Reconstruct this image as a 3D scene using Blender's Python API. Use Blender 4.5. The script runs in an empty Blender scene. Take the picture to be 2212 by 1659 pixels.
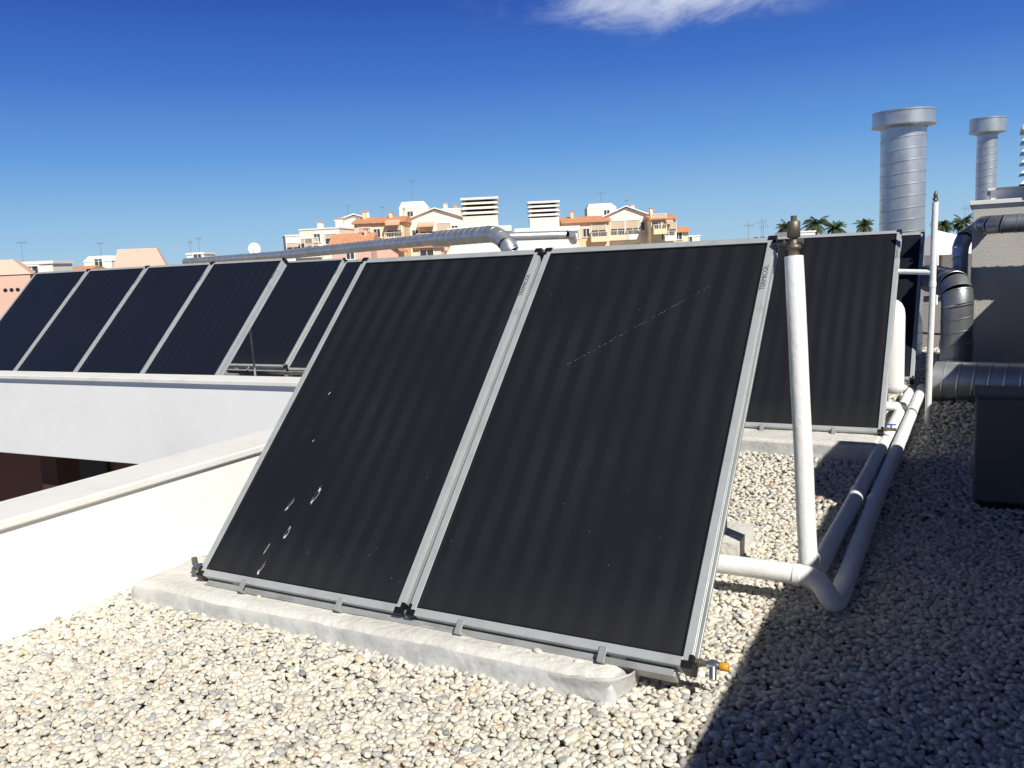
import bpy, bmesh, math, random
import numpy as np
from mathutils import Vector, Matrix, noise
random.seed(7); rng=np.random.default_rng(11)
scene=bpy.context.scene
COL=scene.collection
# ------------------------------------------------------------------ helpers
def link(o,parent=None):
    COL.objects.link(o)
    if parent is not None: o.parent=parent
    return o
def thing(name,label,cat,loc=(0,0,0),rot=(0,0,0),group=None):
    e=bpy.data.objects.new(name,None); e.empty_display_size=.2
    e.location=loc; e.rotation_euler=rot
    e["label"]=label; e["category"]=cat
    if group: e["group"]=group
    return link(e)
def tag(o,label,cat,group=None):
    o["label"]=label; o["category"]=cat
    if group: o["group"]=group
    return o
class Geo:
    def __init__(s): s.v=[];s.f=[];s.m=[];s.s=[];s.M=Matrix()
    def add(s,vs,fs,m=0,smooth=False):
        n=len(s.v)
        for p in vs: s.v.append(tuple(s.M@Vector(p)))
        for f in fs:
            s.f.append(tuple(i+n for i in f)); s.m.append(m); s.s.append(smooth)
        return s
    def box(s,x0,x1,y0,y1,z0,z1,m=0):
        return s.add([(x0,y0,z0),(x1,y0,z0),(x1,y1,z0),(x0,y1,z0),(x0,y0,z1),(x1,y0,z1),(x1,y1,z1),(x0,y1,z1)],
          [(3,2,1,0),(4,5,6,7),(0,1,5,4),(1,2,6,5),(2,3,7,6),(3,0,4,7)],m)
    def prism(s,poly,y0,y1,m=0):
        n=len(poly); vs=[(x,y0,z) for x,z in poly]+[(x,y1,z) for x,z in poly]
        fs=[tuple(range(n)),tuple(range(2*n-1,n-1,-1))]+[(i,i+n,(i+1)%n+n,(i+1)%n) for i in range(n)]
        return s.add(vs,fs,m)
    def sweep(s,pts,rad,seg=16,m=0,caps=True,tilt=0.0,smooth=True):
        pts=[Vector(p) for p in pts]; n=len(pts)
        if not isinstance(rad,(list,tuple)): rad=[rad]*n
        tans=[]
        for i in range(n):
            a=pts[max(i-1,0)]; b=pts[min(i+1,n-1)]
            t=(b-a)
            if t.length<1e-7: t=tans[-1] if tans else Vector((0,0,1))
            tans.append(t.normalized())
        t0=tans[0]; u=t0.orthogonal().normalized() if abs(t0.z)<.9 else Vector((1,0,0))
        u=(u-t0*u.dot(t0)).normalized()
        vs=[]
        for i in range(n):
            t=tans[i]; u=(u-t*u.dot(t)).normalized(); w=t.cross(u)
            for k in range(seg):
                a=2*math.pi*k/seg
                vs.append(pts[i]+(u*math.cos(a)+w*math.sin(a))*rad[i]+t*(tilt*math.cos(a)))
        fs=[]
        for i in range(n-1):
            for k in range(seg):
                k2=(k+1)%seg
                fs.append((i*seg+k,i*seg+k2,(i+1)*seg+k2,(i+1)*seg+k))
        s.add(vs,fs,m,smooth)
        if caps:
            s.add(vs[:seg],[tuple(range(seg-1,-1,-1))],m); s.add(vs[-seg:],[tuple(range(seg))],m)
        return s
    def duct(s,pts,r,pitch=.13,h=.004,seg=36,m=0,tilt=None,caps=True):
        pts=[Vector(p) for p in pts]
        d=[0]
        for a,b in zip(pts,pts[1:]): d.append(d[-1]+(b-a).length)
        L=d[-1]
        def at(x):
            x=min(max(x,0),L)
            for i in range(len(pts)-1):
                if x<=d[i+1]+1e-9:
                    q=(x-d[i])/max(d[i+1]-d[i],1e-9); return pts[i].lerp(pts[i+1],q)
            return pts[-1]
        if tilt is None: tilt=pitch*.2
        k=0.0; e=min(.009,pitch*.08)
        while k<L-1e-4:
            k2=min(k+pitch,L)
            s.sweep([at(k+e),at((k+k2)/2),at(k2-e)] if k2-k>3*e else [at(k),at(k2)],r,seg,m,False,tilt)
            if k2<L: 
                s.sweep([at(k2-e),at(k2-e*.5),at(k2+e*.5),at(k2+e)],[r,r+h,r+h,r],seg,m,False,tilt,smooth=False)
            k=k2
        s.sweep([at(0),at(e)],r,seg,m,caps,tilt); s.sweep([at(L-e),at(L)],r,seg,m,caps,tilt)
        return s
    def obj(s,name,mats,parent=None,bevel=0,loc=None,recalc=True):
        me=bpy.data.meshes.new(name); me.from_pydata(s.v,[],s.f)
        if not isinstance(mats,(list,tuple)): mats=[mats]
        for a in mats: me.materials.append(a)
        me.polygons.foreach_set('material_index',s.m); me.polygons.foreach_set('use_smooth',s.s)
        if recalc:
            bm=bmesh.new(); bm.from_mesh(me); bmesh.ops.recalc_face_normals(bm,faces=bm.faces); bm.to_mesh(me); bm.free()
        me.update()
        o=bpy.data.objects.new(name,me)
        if loc: o.location=loc
        link(o,parent)
        if bevel:
            b=o.modifiers.new('bevel','BEVEL'); b.width=bevel; b.segments=2; b.limit_method='ANGLE'; b.angle_limit=math.radians(50)
        return o
def fillet(pts,r,n=7):
    pts=[Vector(p) for p in pts]; out=[pts[0]]
    for i in range(1,len(pts)-1):
        a,b,c=pts[i-1],pts[i],pts[i+1]
        d1=(a-b).normalized(); d2=(c-b).normalized()
        rr=min(r,(a-b).length*.49,(c-b).length*.49)
        p=b+d1*rr; q=b+d2*rr
        for k in range(n+1):
            t=k/n; out.append(p*(1-t)**2+b*(2*t*(1-t))+q*t*t)
    out.append(pts[-1]); return out
# ------------------------------------------------------------------ materials
def mat(name,c,rough=.7,metal=0.0,var=.12,scale=6.0,bump=0.0,bscale=40.0,dirt=None,dscale=1.5,dlo=.45,dhi=.75,spec=.5,coord='Object'):
    m=bpy.data.materials.new(name); m.use_nodes=True; nt=m.node_tree; N=nt.nodes; Lk=nt.links
    b=N['Principled BSDF']; b.inputs['Roughness'].default_value=rough; b.inputs['Metallic'].default_value=metal
    b.inputs['Specular IOR Level'].default_value=spec
    tc=N.new('ShaderNodeTexCoord'); no=N.new('ShaderNodeTexNoise'); no.inputs['Scale'].default_value=scale; no.inputs['Detail'].default_value=6
    Lk.new(tc.outputs[coord],no.inputs['Vector'])
    mx=N.new('ShaderNodeMix'); mx.data_type='RGBA'
    mx.inputs[6].default_value=tuple(x*(1-var) for x in c)+(1,); mx.inputs[7].default_value=tuple(min(x*(1+var),1) for x in c)+(1,)
    Lk.new(no.outputs['Fac'],mx.inputs[0]); out=mx.outputs[2]
    if dirt:
        n2=N.new('ShaderNodeTexNoise'); n2.inputs['Scale'].default_value=dscale; n2.inputs['Detail'].default_value=8; n2.inputs['Roughness'].default_value=.65
        Lk.new(tc.outputs[coord],n2.inputs['Vector'])
        mr=N.new('ShaderNodeMapRange'); mr.inputs['From Min'].default_value=dlo; mr.inputs['From Max'].default_value=dhi
        Lk.new(n2.outputs['Fac'],mr.inputs['Value'])
        m2=N.new('ShaderNodeMix'); m2.data_type='RGBA'; m2.inputs[7].default_value=tuple(dirt)+(1,)
        Lk.new(out,m2.inputs[6]); Lk.new(mr.outputs[0],m2.inputs[0]); out=m2.outputs[2]
    Lk.new(out,b.inputs['Base Color'])
    if bump:
        n3=N.new('ShaderNodeTexNoise'); n3.inputs['Scale'].default_value=bscale; n3.inputs['Detail'].default_value=5
        Lk.new(tc.outputs[coord],n3.inputs['Vector'])
        bp=N.new('ShaderNodeBump'); bp.inputs['Strength'].default_value=bump; bp.inputs['Distance'].default_value=.01
        Lk.new(n3.outputs['Fac'],bp.inputs['Height']); Lk.new(bp.outputs[0],b.inputs['Normal'])
    return m
M_alu=mat('aluminium',(.54,.565,.57),.42,.35,.08,9,.05,200,dirt=(.38,.39,.38),dscale=5,dlo=.5,dhi=.8)
M_alud=mat('aluminium_rail',(.42,.43,.43),.5,.35,.1,9,dirt=(.26,.25,.23),dscale=6)
M_black=mat('black_plastic',(.008,.008,.01),.45)
M_galv=mat('galvanised_steel',(.62,.635,.64),.38,.70,.14,7,.04,25,dirt=(.44,.46,.47),dscale=4,dlo=.4,dhi=.7)
M_galvd=mat('galvanised_steel_dark',(.38,.395,.41),.40,.75,.14,5,.06,25,dirt=(.26,.27,.29),dscale=3,dlo=.4,dhi=.7)  # darker steel tone for the upright duct and wall elbow
M_whitewash=mat('whitewash',(.97,.965,.92),.85,0,.02,3,.05,60,dirt=(.93,.91,.85),dscale=1.2,dlo=.55,dhi=.9)
M_farwall=mat('white_render',(.97,.955,.92),.85,0,.03,2,.06,40,dirt=(.84,.825,.80),dscale=1.0,dlo=.45,dhi=.8)
M_cope=mat('coping',(.86,.84,.79),.8,0,.05,4,.15,50,dirt=(.68,.65,.60),dscale=2.5,dlo=.5,dhi=.85)
M_pipe=mat('white_insulation',(.92,.92,.90),.6,0,.04,8,.3,35,dirt=(.74,.73,.70),dscale=5,dlo=.58,dhi=.85)
M_brass=mat('brass_fitting',(.20,.175,.13),.5,.6,.35,30)
M_chrome=mat('chrome_fitting',(.6,.6,.6),.25,.9,.1,30)
M_yellow=mat('yellow_plastic',(.75,.35,.03),.4)
M_bluep=mat('blue_plastic',(.03,.12,.5),.4)
M_conc=mat('concrete',(.76,.735,.68),.9,0,.12,9,.9,35,dirt=(.50,.49,.46),dscale=4.5,dlo=.42,dhi=.8)
M_membrane=mat('grey_membrane',(.58,.58,.57),.6,.05,.16,8,.7,25,dirt=(.34,.34,.34),dscale=6)
M_stucco=mat('grey_stucco',(.56,.53,.49),.9,0,.05,4,.5,70,dirt=(.48,.45,.42),dscale=1.3)
M_blocker=mat('low_bounce_stucco',(.20,.19,.18),.9,0,.08,4,.5,70)  # kept dark so the unseen blocker bounces little light into the shadow
M_roofbed=mat('gravel_bed',(.28,.255,.22),.95,0,.3,50,1,80)
M_brown=mat('brown_wall',(.10,.035,.022),.8)
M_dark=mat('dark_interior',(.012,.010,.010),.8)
M_casing=mat('casing_paint',(.13,.125,.12),.6,0,.06,4)
M_drop=mat('dropping_white',(.62,.61,.56),.8,0,.1,40)
M_speck=mat('dust_speck',(.26,.25,.23),.8,0,.1,40)
M_text=mat('lettering_black',(.05,.05,.05),.5)
def absorber(name,ca,cb_,grain,rough=.36):
    m=bpy.data.materials.new(name); m.use_nodes=True; nt=m.node_tree; N=nt.nodes; L=nt.links
    b=N['Principled BSDF']; b.inputs['Roughness'].default_value=rough; b.inputs['Specular IOR Level'].default_value=.45
    tc=N.new('ShaderNodeTexCoord'); sp=N.new('ShaderNodeSeparateXYZ'); L.new(tc.outputs['Object'],sp.inputs[0])
    oi=N.new('ShaderNodeObjectInfo')
    cb=N.new('ShaderNodeCombineXYZ'); L.new(oi.outputs['Random'],cb.inputs['Z'])
    sc=N.new('ShaderNodeVectorMath'); sc.operation='MULTIPLY_ADD'; sc.inputs[1].default_value=(20,20,20); L.new(cb.outputs[0],sc.inputs[0]); L.new(tc.outputs['Object'],sc.inputs[2])
    nw=N.new('ShaderNodeTexNoise'); nw.inputs['Scale'].default_value=1.0; nw.inputs['Detail'].default_value=2; L.new(sc.outputs[0],nw.inputs['Vector'])
    ma=N.new('ShaderNodeMath'); ma.operation='MULTIPLY_ADD'; ma.inputs[1].default_value=.08; L.new(nw.outputs['Fac'],ma.inputs[0]); L.new(sp.outputs['X'],ma.inputs[2])
    k=N.new('ShaderNodeMath'); k.operation='MULTIPLY'; k.inputs[1].default_value=2*math.pi/.118; L.new(ma.outputs[0],k.inputs[0])
    s=N.new('ShaderNodeMath'); s.operation='SINE'; L.new(k.outputs[0],s.inputs[0])
    mr=N.new('ShaderNodeMapRange'); mr.interpolation_type='SMOOTHSTEP'; mr.inputs['From Min'].default_value=-.9; mr.inputs['From Max'].default_value=.9; L.new(s.outputs[0],mr.inputs['Value'])
    n2=N.new('ShaderNodeTexNoise'); n2.inputs['Scale'].default_value=1.6; n2.inputs['Detail'].default_value=5; L.new(sc.outputs[0],n2.inputs['Vector'])
    r2=N.new('ShaderNodeMapRange'); r2.inputs['From Min'].default_value=.3; r2.inputs['From Max'].default_value=.65; L.new(n2.outputs['Fac'],r2.inputs['Value'])
    mu=N.new('ShaderNodeMath'); mu.operation='MULTIPLY'; L.new(mr.outputs[0],mu.inputs[0]); L.new(r2.outputs[0],mu.inputs[1])
    mx=N.new('ShaderNodeMix'); mx.data_type='RGBA'; mx.inputs[6].default_value=ca+(1,); mx.inputs[7].default_value=cb_+(1,)
    L.new(mu.outputs[0],mx.inputs[0])
    n3=N.new('ShaderNodeTexNoise'); n3.inputs['Scale'].default_value=260; n3.inputs['Detail'].default_value=2; L.new(tc.outputs['Object'],n3.inputs['Vector'])
    m3=N.new('ShaderNodeMix'); m3.data_type='RGBA'; m3.blend_type='ADD'; m3.inputs[7].default_value=grain+(1,)
    r3=N.new('ShaderNodeMapRange'); r3.inputs['From Min'].default_value=.45; r3.inputs['From Max'].default_value=.8; L.new(n3.outputs['Fac'],r3.inputs['Value'])
    L.new(r3.outputs[0],m3.inputs[0]); L.new(mx.outputs[2],m3.inputs[6])
    r4=N.new('ShaderNodeMapRange'); r4.inputs['From Min'].default_value=.30; r4.inputs['From Max'].default_value=.03; r4.inputs['To Max'].default_value=.6; L.new(sp.outputs['Y'],r4.inputs['Value'])
    q4=N.new('ShaderNodeMath'); q4.operation='MULTIPLY'; L.new(r4.outputs[0],q4.inputs[0]); L.new(n2.outputs['Fac'],q4.inputs[1])
    m4=N.new('ShaderNodeMix'); m4.data_type='RGBA'; m4.inputs[7].default_value=(.045,.043,.04,1); L.new(q4.outputs[0],m4.inputs[0]); L.new(m3.outputs[2],m4.inputs[6]); L.new(m4.outputs[2],b.inputs['Base Color'])
    bp=N.new('ShaderNodeBump'); bp.inputs['Strength'].default_value=.15; bp.inputs['Distance'].default_value=.002; L.new(n3.outputs['Fac'],bp.inputs['Height']); L.new(bp.outputs[0],b.inputs['Normal'])
    return m
M_abs=absorber('solar_absorber',(.0105,.0115,.0150),(.0175,.0188,.0230),(.009,.0095,.0105))
M_abs_sky=absorber('solar_absorber_sky_tint',(.0095,.0125,.0200),(.0125,.0155,.0240),(.007,.008,.010),.32)  # blue of the reflected sky mixed into the base colour
def tile_mat():
    m=mat('terracotta_tiles',(.70,.33,.17),.85,0,.25,1.5); nt=m.node_tree;N=nt.nodes;L=nt.links
    tc=N.new('ShaderNodeTexCoord'); w=N.new('ShaderNodeTexWave'); w.inputs['Scale'].default_value=1.2; w.inputs['Distortion'].default_value=.6
    L.new(tc.outputs['Object'],w.inputs['Vector']); bp=N.new('ShaderNodeBump'); bp.inputs['Distance'].default_value=.08; bp.inputs['Strength'].default_value=.5
    L.new(w.outputs['Fac'],bp.inputs['Height']); L.new(bp.outputs[0],N['Principled BSDF'].inputs['Normal']); return m
M_tile=tile_mat()
def wallm(n,c): return mat(n,c,.9,0,.05,.5,dirt=tuple(x*.88 for x in c),dscale=.35,dlo=.5,dhi=.8)
W_peach=wallm('peach_render',(.92,.74,.54)); W_orange=wallm('orange_render',(.90,.65,.40)); W_cream=wallm('cream_render',(.94,.87,.74))
W_white=wallm('white_paint',(.92,.89,.83)); W_pink=wallm('pink_render',(.80,.50,.39)); W_yellow=wallm('yellow_render',(.92,.77,.50))
W_louvre=wallm('louvre_render',(.78,.72,.63))
M_glassd=mat('window_glass',(.06,.065,.07),.15); M_shut=mat('shutter',(.66,.52,.38),.7); M_awn=mat('awning',(.74,.48,.32),.8)
M_rail=mat('railing_metal',(.80,.72,.63),.6); M_mast=mat('mast_metal',(.30,.30,.31),.5,.4)
# ------------------------------------------------------------------ camera
CAM=Vector((0,0,1.60))
r=Vector((.8797,.4752,-.0476)).normalized(); bk=Vector((.4749,-.8669,.1443)); bk=(bk-r*bk.dot(r)).normalized(); up=bk.cross(r)
cd=bpy.data.cameras.new('camera'); cam=bpy.data.objects.new('camera',cd); link(cam)
mw=Matrix(((r.x,up.x,bk.x,CAM.x),(r.y,up.y,bk.y,CAM.y),(r.z,up.z,bk.z,CAM.z),(0,0,0,1)))
cam.matrix_world=mw; cd.sensor_width=36; cd.lens=30.1; cd.clip_end=5000; cd.clip_start=.05
scene.camera=cam
# ------------------------------------------------------------------ light
SD=Vector((.90,-.62,1.0)).normalized()
sl=bpy.data.lights.new('sun','SUN'); sl.energy=5.0; sl.angle=math.radians(.5); sl.color=(1,.97,.89)
so=bpy.data.objects.new('sun',sl); link(so); so.rotation_euler=(-SD).to_track_quat('-Z','Y').to_euler(); so.location=(20,-20,30)
wd=bpy.data.worlds.new('World'); scene.world=wd; wd.use_nodes=True; nt=wd.node_tree; N=nt.nodes; L=nt.links
BG=.08
bg=N['Background']; sky=N.new('ShaderNodeTexSky'); sky.sky_type='NISHITA'; sky.sun_disc=False
sky.sun_elevation=math.asin(SD.z); sky.sun_rotation=math.atan2(SD.x,SD.y); sky.altitude=0; sky.air_density=1.0; sky.dust_density=.3; sky.ozone_density=3.0
tc=N.new('ShaderNodeTexCoord')
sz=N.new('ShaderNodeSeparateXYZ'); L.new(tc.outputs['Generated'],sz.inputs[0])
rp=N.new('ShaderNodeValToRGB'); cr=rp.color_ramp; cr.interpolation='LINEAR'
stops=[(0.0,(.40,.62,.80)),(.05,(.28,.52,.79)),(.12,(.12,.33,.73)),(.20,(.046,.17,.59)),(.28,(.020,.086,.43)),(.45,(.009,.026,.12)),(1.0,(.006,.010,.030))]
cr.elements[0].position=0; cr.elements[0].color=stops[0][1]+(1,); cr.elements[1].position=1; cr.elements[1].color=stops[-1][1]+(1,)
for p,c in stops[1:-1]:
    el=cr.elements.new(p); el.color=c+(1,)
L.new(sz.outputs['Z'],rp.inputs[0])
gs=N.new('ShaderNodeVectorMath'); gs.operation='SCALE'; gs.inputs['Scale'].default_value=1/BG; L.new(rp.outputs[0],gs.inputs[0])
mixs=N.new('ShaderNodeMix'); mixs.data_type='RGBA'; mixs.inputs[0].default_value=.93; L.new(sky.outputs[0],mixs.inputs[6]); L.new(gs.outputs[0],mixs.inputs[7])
def cloud(center,scl,amt,lo,hi,nscale,prev):
    sub=N.new('ShaderNodeVectorMath'); sub.operation='SUBTRACT'; sub.inputs[1].default_value=center; L.new(tc.outputs['Generated'],sub.inputs[0])
    mp=N.new('ShaderNodeMapping'); mp.vector_type='POINT'; mp.inputs['Rotation'].default_value=(0,0,-math.atan2(center[1],center[0])+math.pi/2)
    L.new(sub.outputs[0],mp.inputs['Vector'])
    ml=N.new('ShaderNodeVectorMath'); ml.operation='MULTIPLY'; ml.inputs[1].default_value=scl; L.new(mp.outputs[0],ml.inputs[0])
    ln=N.new('ShaderNodeVectorMath'); ln.operation='LENGTH'; L.new(ml.outputs[0],ln.inputs[0])
    mr=N.new('ShaderNodeMapRange'); mr.interpolation_type='SMOOTHSTEP'; mr.inputs['From Min'].default_value=1.0; mr.inputs['From Max'].default_value=.1; L.new(ln.outputs['Value'],mr.inputs['Value'])
    m2=N.new('ShaderNodeVectorMath'); m2.operation='MULTIPLY'; m2.inputs[1].default_value=(1,1,2.8); L.new(mp.outputs[0],m2.inputs[0])
    nz=N.new('ShaderNodeTexNoise'); nz.inputs['Scale'].default_value=nscale; nz.inputs['Detail'].default_value=10; nz.inputs['Roughness'].default_value=.66; nz.inputs['Distortion'].default_value=.7
    L.new(m2.outputs[0],nz.inputs['Vector'])
    ad=N.new('ShaderNodeMath'); ad.operation='MULTIPLY_ADD'; ad.inputs[1].default_value=.32; L.new(mr.outputs[0],ad.inputs[0]); L.new(nz.outputs['Fac'],ad.inputs[2])
    r2=N.new('ShaderNodeMapRange'); r2.interpolation_type='SMOOTHSTEP'; r2.inputs['From Min'].default_value=lo; r2.inputs['From Max'].default_value=hi; r2.inputs['To Max'].default_value=amt
    L.new(ad.outputs[0],r2.inputs['Value'])
    mk=N.new('ShaderNodeMath'); mk.operation='MULTIPLY'; L.new(r2.outputs[0],mk.inputs[0]); L.new(mr.outputs[0],mk.inputs[1]); mk.use_clamp=True
    mx=N.new('ShaderNodeMix'); mx.data_type='RGBA'; mx.inputs[7].default_value=(.66/BG,.72/BG,.86/BG,1); L.new(mk.outputs[0],mx.inputs[0]); L.new(prev,mx.inputs[6])
    return mx.outputs[2]
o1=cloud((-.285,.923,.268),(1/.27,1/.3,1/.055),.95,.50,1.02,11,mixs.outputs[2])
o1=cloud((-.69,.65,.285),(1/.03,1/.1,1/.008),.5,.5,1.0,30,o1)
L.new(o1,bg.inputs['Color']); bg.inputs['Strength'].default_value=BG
scene.view_settings.view_transform='Standard'; scene.view_settings.look='None'; scene.view_settings.exposure=0
# ------------------------------------------------------------------ ground + buildings we stand on
g=Geo(); g.add([(-2500,-2500,-9),(2500,-2500,-9),(2500,2500,-9),(-2500,2500,-9)],[(0,1,2,3)])
o=g.obj('ground',mat('town_ground',(.20,.18,.15),.95,0,.3,.02)); o["kind"]="structure"
e=thing('apartment_building','white apartment block carrying the flat gravel roof','building',(0,0,-9))
g=Geo(); g.box(-4.10,9,-8,34,0,8.98); g.obj('wall',M_whitewash,e)
g=Geo(); g.add([(-4.0,-8,-.012+9),(9,-8,-.012+9),(9,34,-.012+9),(-4.0,34,-.012+9)],[(0,1,2,3)]); g.obj('roof_surface',M_roofbed,e)
e=thing('parapet_wall','white rendered parapet wall along the gravel roof edge','wall',(-3.98,0,0))
g=Geo(); g.box(-.15,.15,-5,5.97,-.01,.508); g.obj('wall',M_whitewash,e,.004)
g=Geo(); g.box(-.18,.175,-5,5.93,.510,.552); g.obj('coping',M_cope,e,.008)
e=thing('courtyard_wing','white wing of the block across the courtyard with open gallery','building',(-7.8,5.98,-9),(0,0,math.atan(.045)))
g=Geo(); g.box(-18,3.72,0,.28,8.6,9.50); g.obj('fascia_wall',M_farwall,e,.005)
g=Geo(); g.box(-18,3.74,-.04,.30,9.502,9.545); g.obj('coping',M_cope,e,.006)
g=Geo(); g.box(-18,3.72,.28,28,8.6,8.97); g.obj('roof_slab',M_roofbed,e)
g=Geo(); g.box(-18,3.70,2.6,28,0,8.6); g.obj('back_wall',M_brown,e)
g=Geo(); g.box(-18,3.70,0,2.6,0,5.9); g.obj('gallery_floor',M_farwall,e)
for xx in (-6,-2.2,.4,2.0):
    g=Geo(); g.box(xx,xx+.3,.3,.6,5.9,8.6); g.obj('pillar',M_brown,e)
for xx in (-5,-1.3,.9,2.8):
    g=Geo(); g.box(xx,xx+1.1,2.54,2.6,5.95,8.1); g.obj('door',M_dark,e)
e=thing('shadow_blocker_wall','dark grey wall added out of view to cast the shadow over the gravel','wall',(.9,0,0))  # unseen blocker, added and sized to throw the gravel shadow
g=Geo(); g.box(0,3.0,-5,4.20,0,1.875); g.obj('wall',M_blocker,e)
g=Geo(); g.box(.0,3.0,4.30,5.45,0,2.13); g.obj('wall',M_blocker,e)
g=Geo(); g.box(.0,.3,5.45,8.6,0,1.57); g.box(.0,.3,8.6,10.15,0,1.78); g.obj('low_wall',M_blocker,e)
# ------------------------------------------------------------------ grey block
e=thing('rooftop_housing','grey stucco rooftop housing with flat coping beside metal ducts','rooftop housing',(0,10.2,0))
g=Geo(); g.box(-.08,2.6,0,1.8,0,1.92); g.obj('wall',M_stucco,e,.006)
g=Geo(); g.box(-.11,2.63,-.03,1.83,1.922,1.965); g.obj('coping',M_cope,e,.004)
g=Geo(); g.box(.08,.42,.1,1.5,1.967,2.06); g.box(.05,.45,.07,1.53,2.06,2.085); g.obj('upstand',M_cope,e,.004)
e=thing('louvred_chimney','pale chimney with stacked horizontal louvre slabs on the housing','chimney',(.66,10.4,1.967))
g=Geo(); g.box(-.28,.28,-.25,.25,0,.12); g.obj('base',M_stucco,e,.004)
for k in range(5):
    g=Geo(); z=.13+k*.105; g.add([(-.33,-.3,z),(.33,-.3,z),(.33,.3,z),(-.33,.3,z),(-.27,-.24,z+.06),(.27,-.24,z+.06),(.27,.24,z+.06),(-.27,.24,z+.06)],[(3,2,1,0),(4,5,6,7),(0,1,5,4),(1,2,6,5),(2,3,7,6),(3,0,4,7)])
    g.obj('slat',M_cope,e)
g=Geo(); g.box(-.2,.2,-.18,.18,.1,.65); g.obj('flue_core',M_dark,e)
g=Geo(); g.box(-.33,.33,-.3,.3,.655,.70); g.obj('cap',M_cope,e,.005)
# ------------------------------------------------------------------ gravel
def gravel():
    bm=bmesh.new(); bmesh.ops.create_icosphere(bm,subdivisions=2,radius=1); hv=np.array([v.co[:] for v in bm.verts]); hf=np.array([[v.index for v in f.verts] for f in bm.faces]); bm.free()
    bm=bmesh.new(); bmesh.ops.create_icosphere(bm,subdivisions=1,radius=1); lv=np.array([v.co[:] for v in bm.verts]); lf=np.array([[v.index for v in f.verts] for f in bm.faces]); bm.free()
    def pts(x0,x1,y0,y1,sp,zb,zr):
        nx=int((x1-x0)/sp); ny=int((y1-y0)/sp)
        X,Y=np.meshgrid(np.arange(nx),np.arange(ny)); X=X.ravel()+.5*(Y.ravel()%2); Y=Y.ravel()
        P=np.stack([x0+(X+rng.uniform(-.45,.45,X.size))*sp,y0+(Y+rng.uniform(-.45,.45,X.size))*sp,np.zeros(X.size)],1)
        P[:,2]=zb+rng.uniform(0,zr,X.size)+.012*np.sin(P[:,0]*3.1+1)*np.sin(P[:,1]*2.3)
        k=(P[:,0]>x0)&(P[:,0]<x1)&(P[:,0]<.12+P[:,1]*.10)
        for (a,b,c,d) in ((-3.60,-1.15,2.70,3.12),(-3.6,-1.05,4.15,4.5),(-3.2,-.66,6.64,7.1),(0.02,.88,5.62,6.2),(-3.1,-1.5,3.1,4.15),(-3.8,-2.2,4.5,6.6)):
            k&=~((P[:,0]>a)&(P[:,0]<b)&(P[:,1]>c)&(P[:,1]<d))
        return P[k]
    pal=np.array([(.76,.70,.58),(.82,.77,.66),(.72,.67,.58),(.58,.56,.51),(.46,.465,.46),(.68,.61,.50),(.66,.55,.41),(.88,.84,.74),(.62,.60,.56),(.34,.335,.32),(.56,.39,.28)])
    pw=np.array([.21,.19,.18,.11,.04,.12,.03,.07,.08,.012,.003]); pw/=pw.sum()
    V=[];F=[];C=[];off=0
    def emit(P,bv,bf,smin,smax):
        nonlocal off
        n=len(P); nv=len(bv)
        sz=rng.uniform(smin,smax,n)*np.where(rng.random(n)<.10,1.3,1)
        sc=np.stack([sz*rng.uniform(.9,1.25,n),sz*rng.uniform(.65,.95,n),sz*rng.uniform(.42,.68,n)],1)
        v=bv[None]*sc[:,None,:]
        for _ in range(2):
            d=rng.normal(size=(n,3)); d/=np.linalg.norm(d,axis=1)[:,None]
            q=np.einsum('kj,ij->ik',bv,d)
            v=v*(1+.22*rng.uniform(-1,1,n)[:,None]*q+.16*rng.uniform(-1,1,n)[:,None]*q**2)[:,:,None]
        yaw=rng.uniform(0,2*np.pi,n); tl=rng.normal(0,.28,n); t2=rng.normal(0,.26,n)
        cy,sy=np.cos(yaw),np.sin(yaw); cx,sx=np.cos(tl),np.sin(tl); c2,s2=np.cos(t2),np.sin(t2)
        Z=np.zeros(n);O=np.ones(n)
        Rx=np.stack([O,Z,Z,Z,cx,-sx,Z,sx,cx],1).reshape(n,3,3); Ry=np.stack([c2,Z,s2,Z,O,Z,-s2,Z,c2],1).reshape(n,3,3); Rz=np.stack([cy,-sy,Z,sy,cy,Z,Z,Z,O],1).reshape(n,3,3)
        R=Rz@Ry@Rx
        v=np.einsum('nij,nkj->nki',R,v)+P[:,None,:]
        c=pal[rng.choice(len(pal),n,p=pw)]*rng.uniform(.86,1.06,n)[:,None]
        V.append(v.reshape(-1,3)); C.append(np.repeat(c,nv,0))
        F.append((bf[None]+ (off+np.arange(n)*nv)[:,None,None]).reshape(-1,3)); off+=n*nv
    emit(pts(-3.82,.7,1.25,5.2,.0245,.0,.010),hv,hf,.0115,.019)
    emit(pts(-3.82,.7,1.25,5.2,.031,.010,.011),hv,hf,.010,.0178)
    emit(pts(-3.82,.88,5.2,8.0,.031,.0,.018),lv,lf,.016,.023)
    emit(pts(-3.82,1.4,8.0,14,.05,.0,.02),lv,lf,.02,.032)
    P=np.array([(-1.45,2.75,.105),(-1.33,2.80,.105),(-1.27,2.73,.105),(-1.52,2.86,.105),(-1.22,2.83,.105),(-1.6,2.72,.105),(-1.38,2.71,.10),(-2.9,2.74,.105),(-1.2,2.9,.105),(-1.66,2.9,.105)])
    emit(P,hv,hf,.014,.022)
    V=np.concatenate(V);F=np.concatenate(F);C=np.concatenate(C)
    me=bpy.data.meshes.new('gravel'); me.vertices.add(len(V)); me.vertices.foreach_set('co',V.astype(np.float32).ravel())
    me.loops.add(F.size); me.loops.foreach_set('vertex_index',F.astype(np.int32).ravel())
    me.polygons.add(len(F)); me.polygons.foreach_set('loop_start',np.arange(0,F.size,3,dtype=np.int32))
    try: me.polygons.foreach_set('loop_total',np.full(len(F),3,dtype=np.int32))
    except Exception: pass
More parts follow.
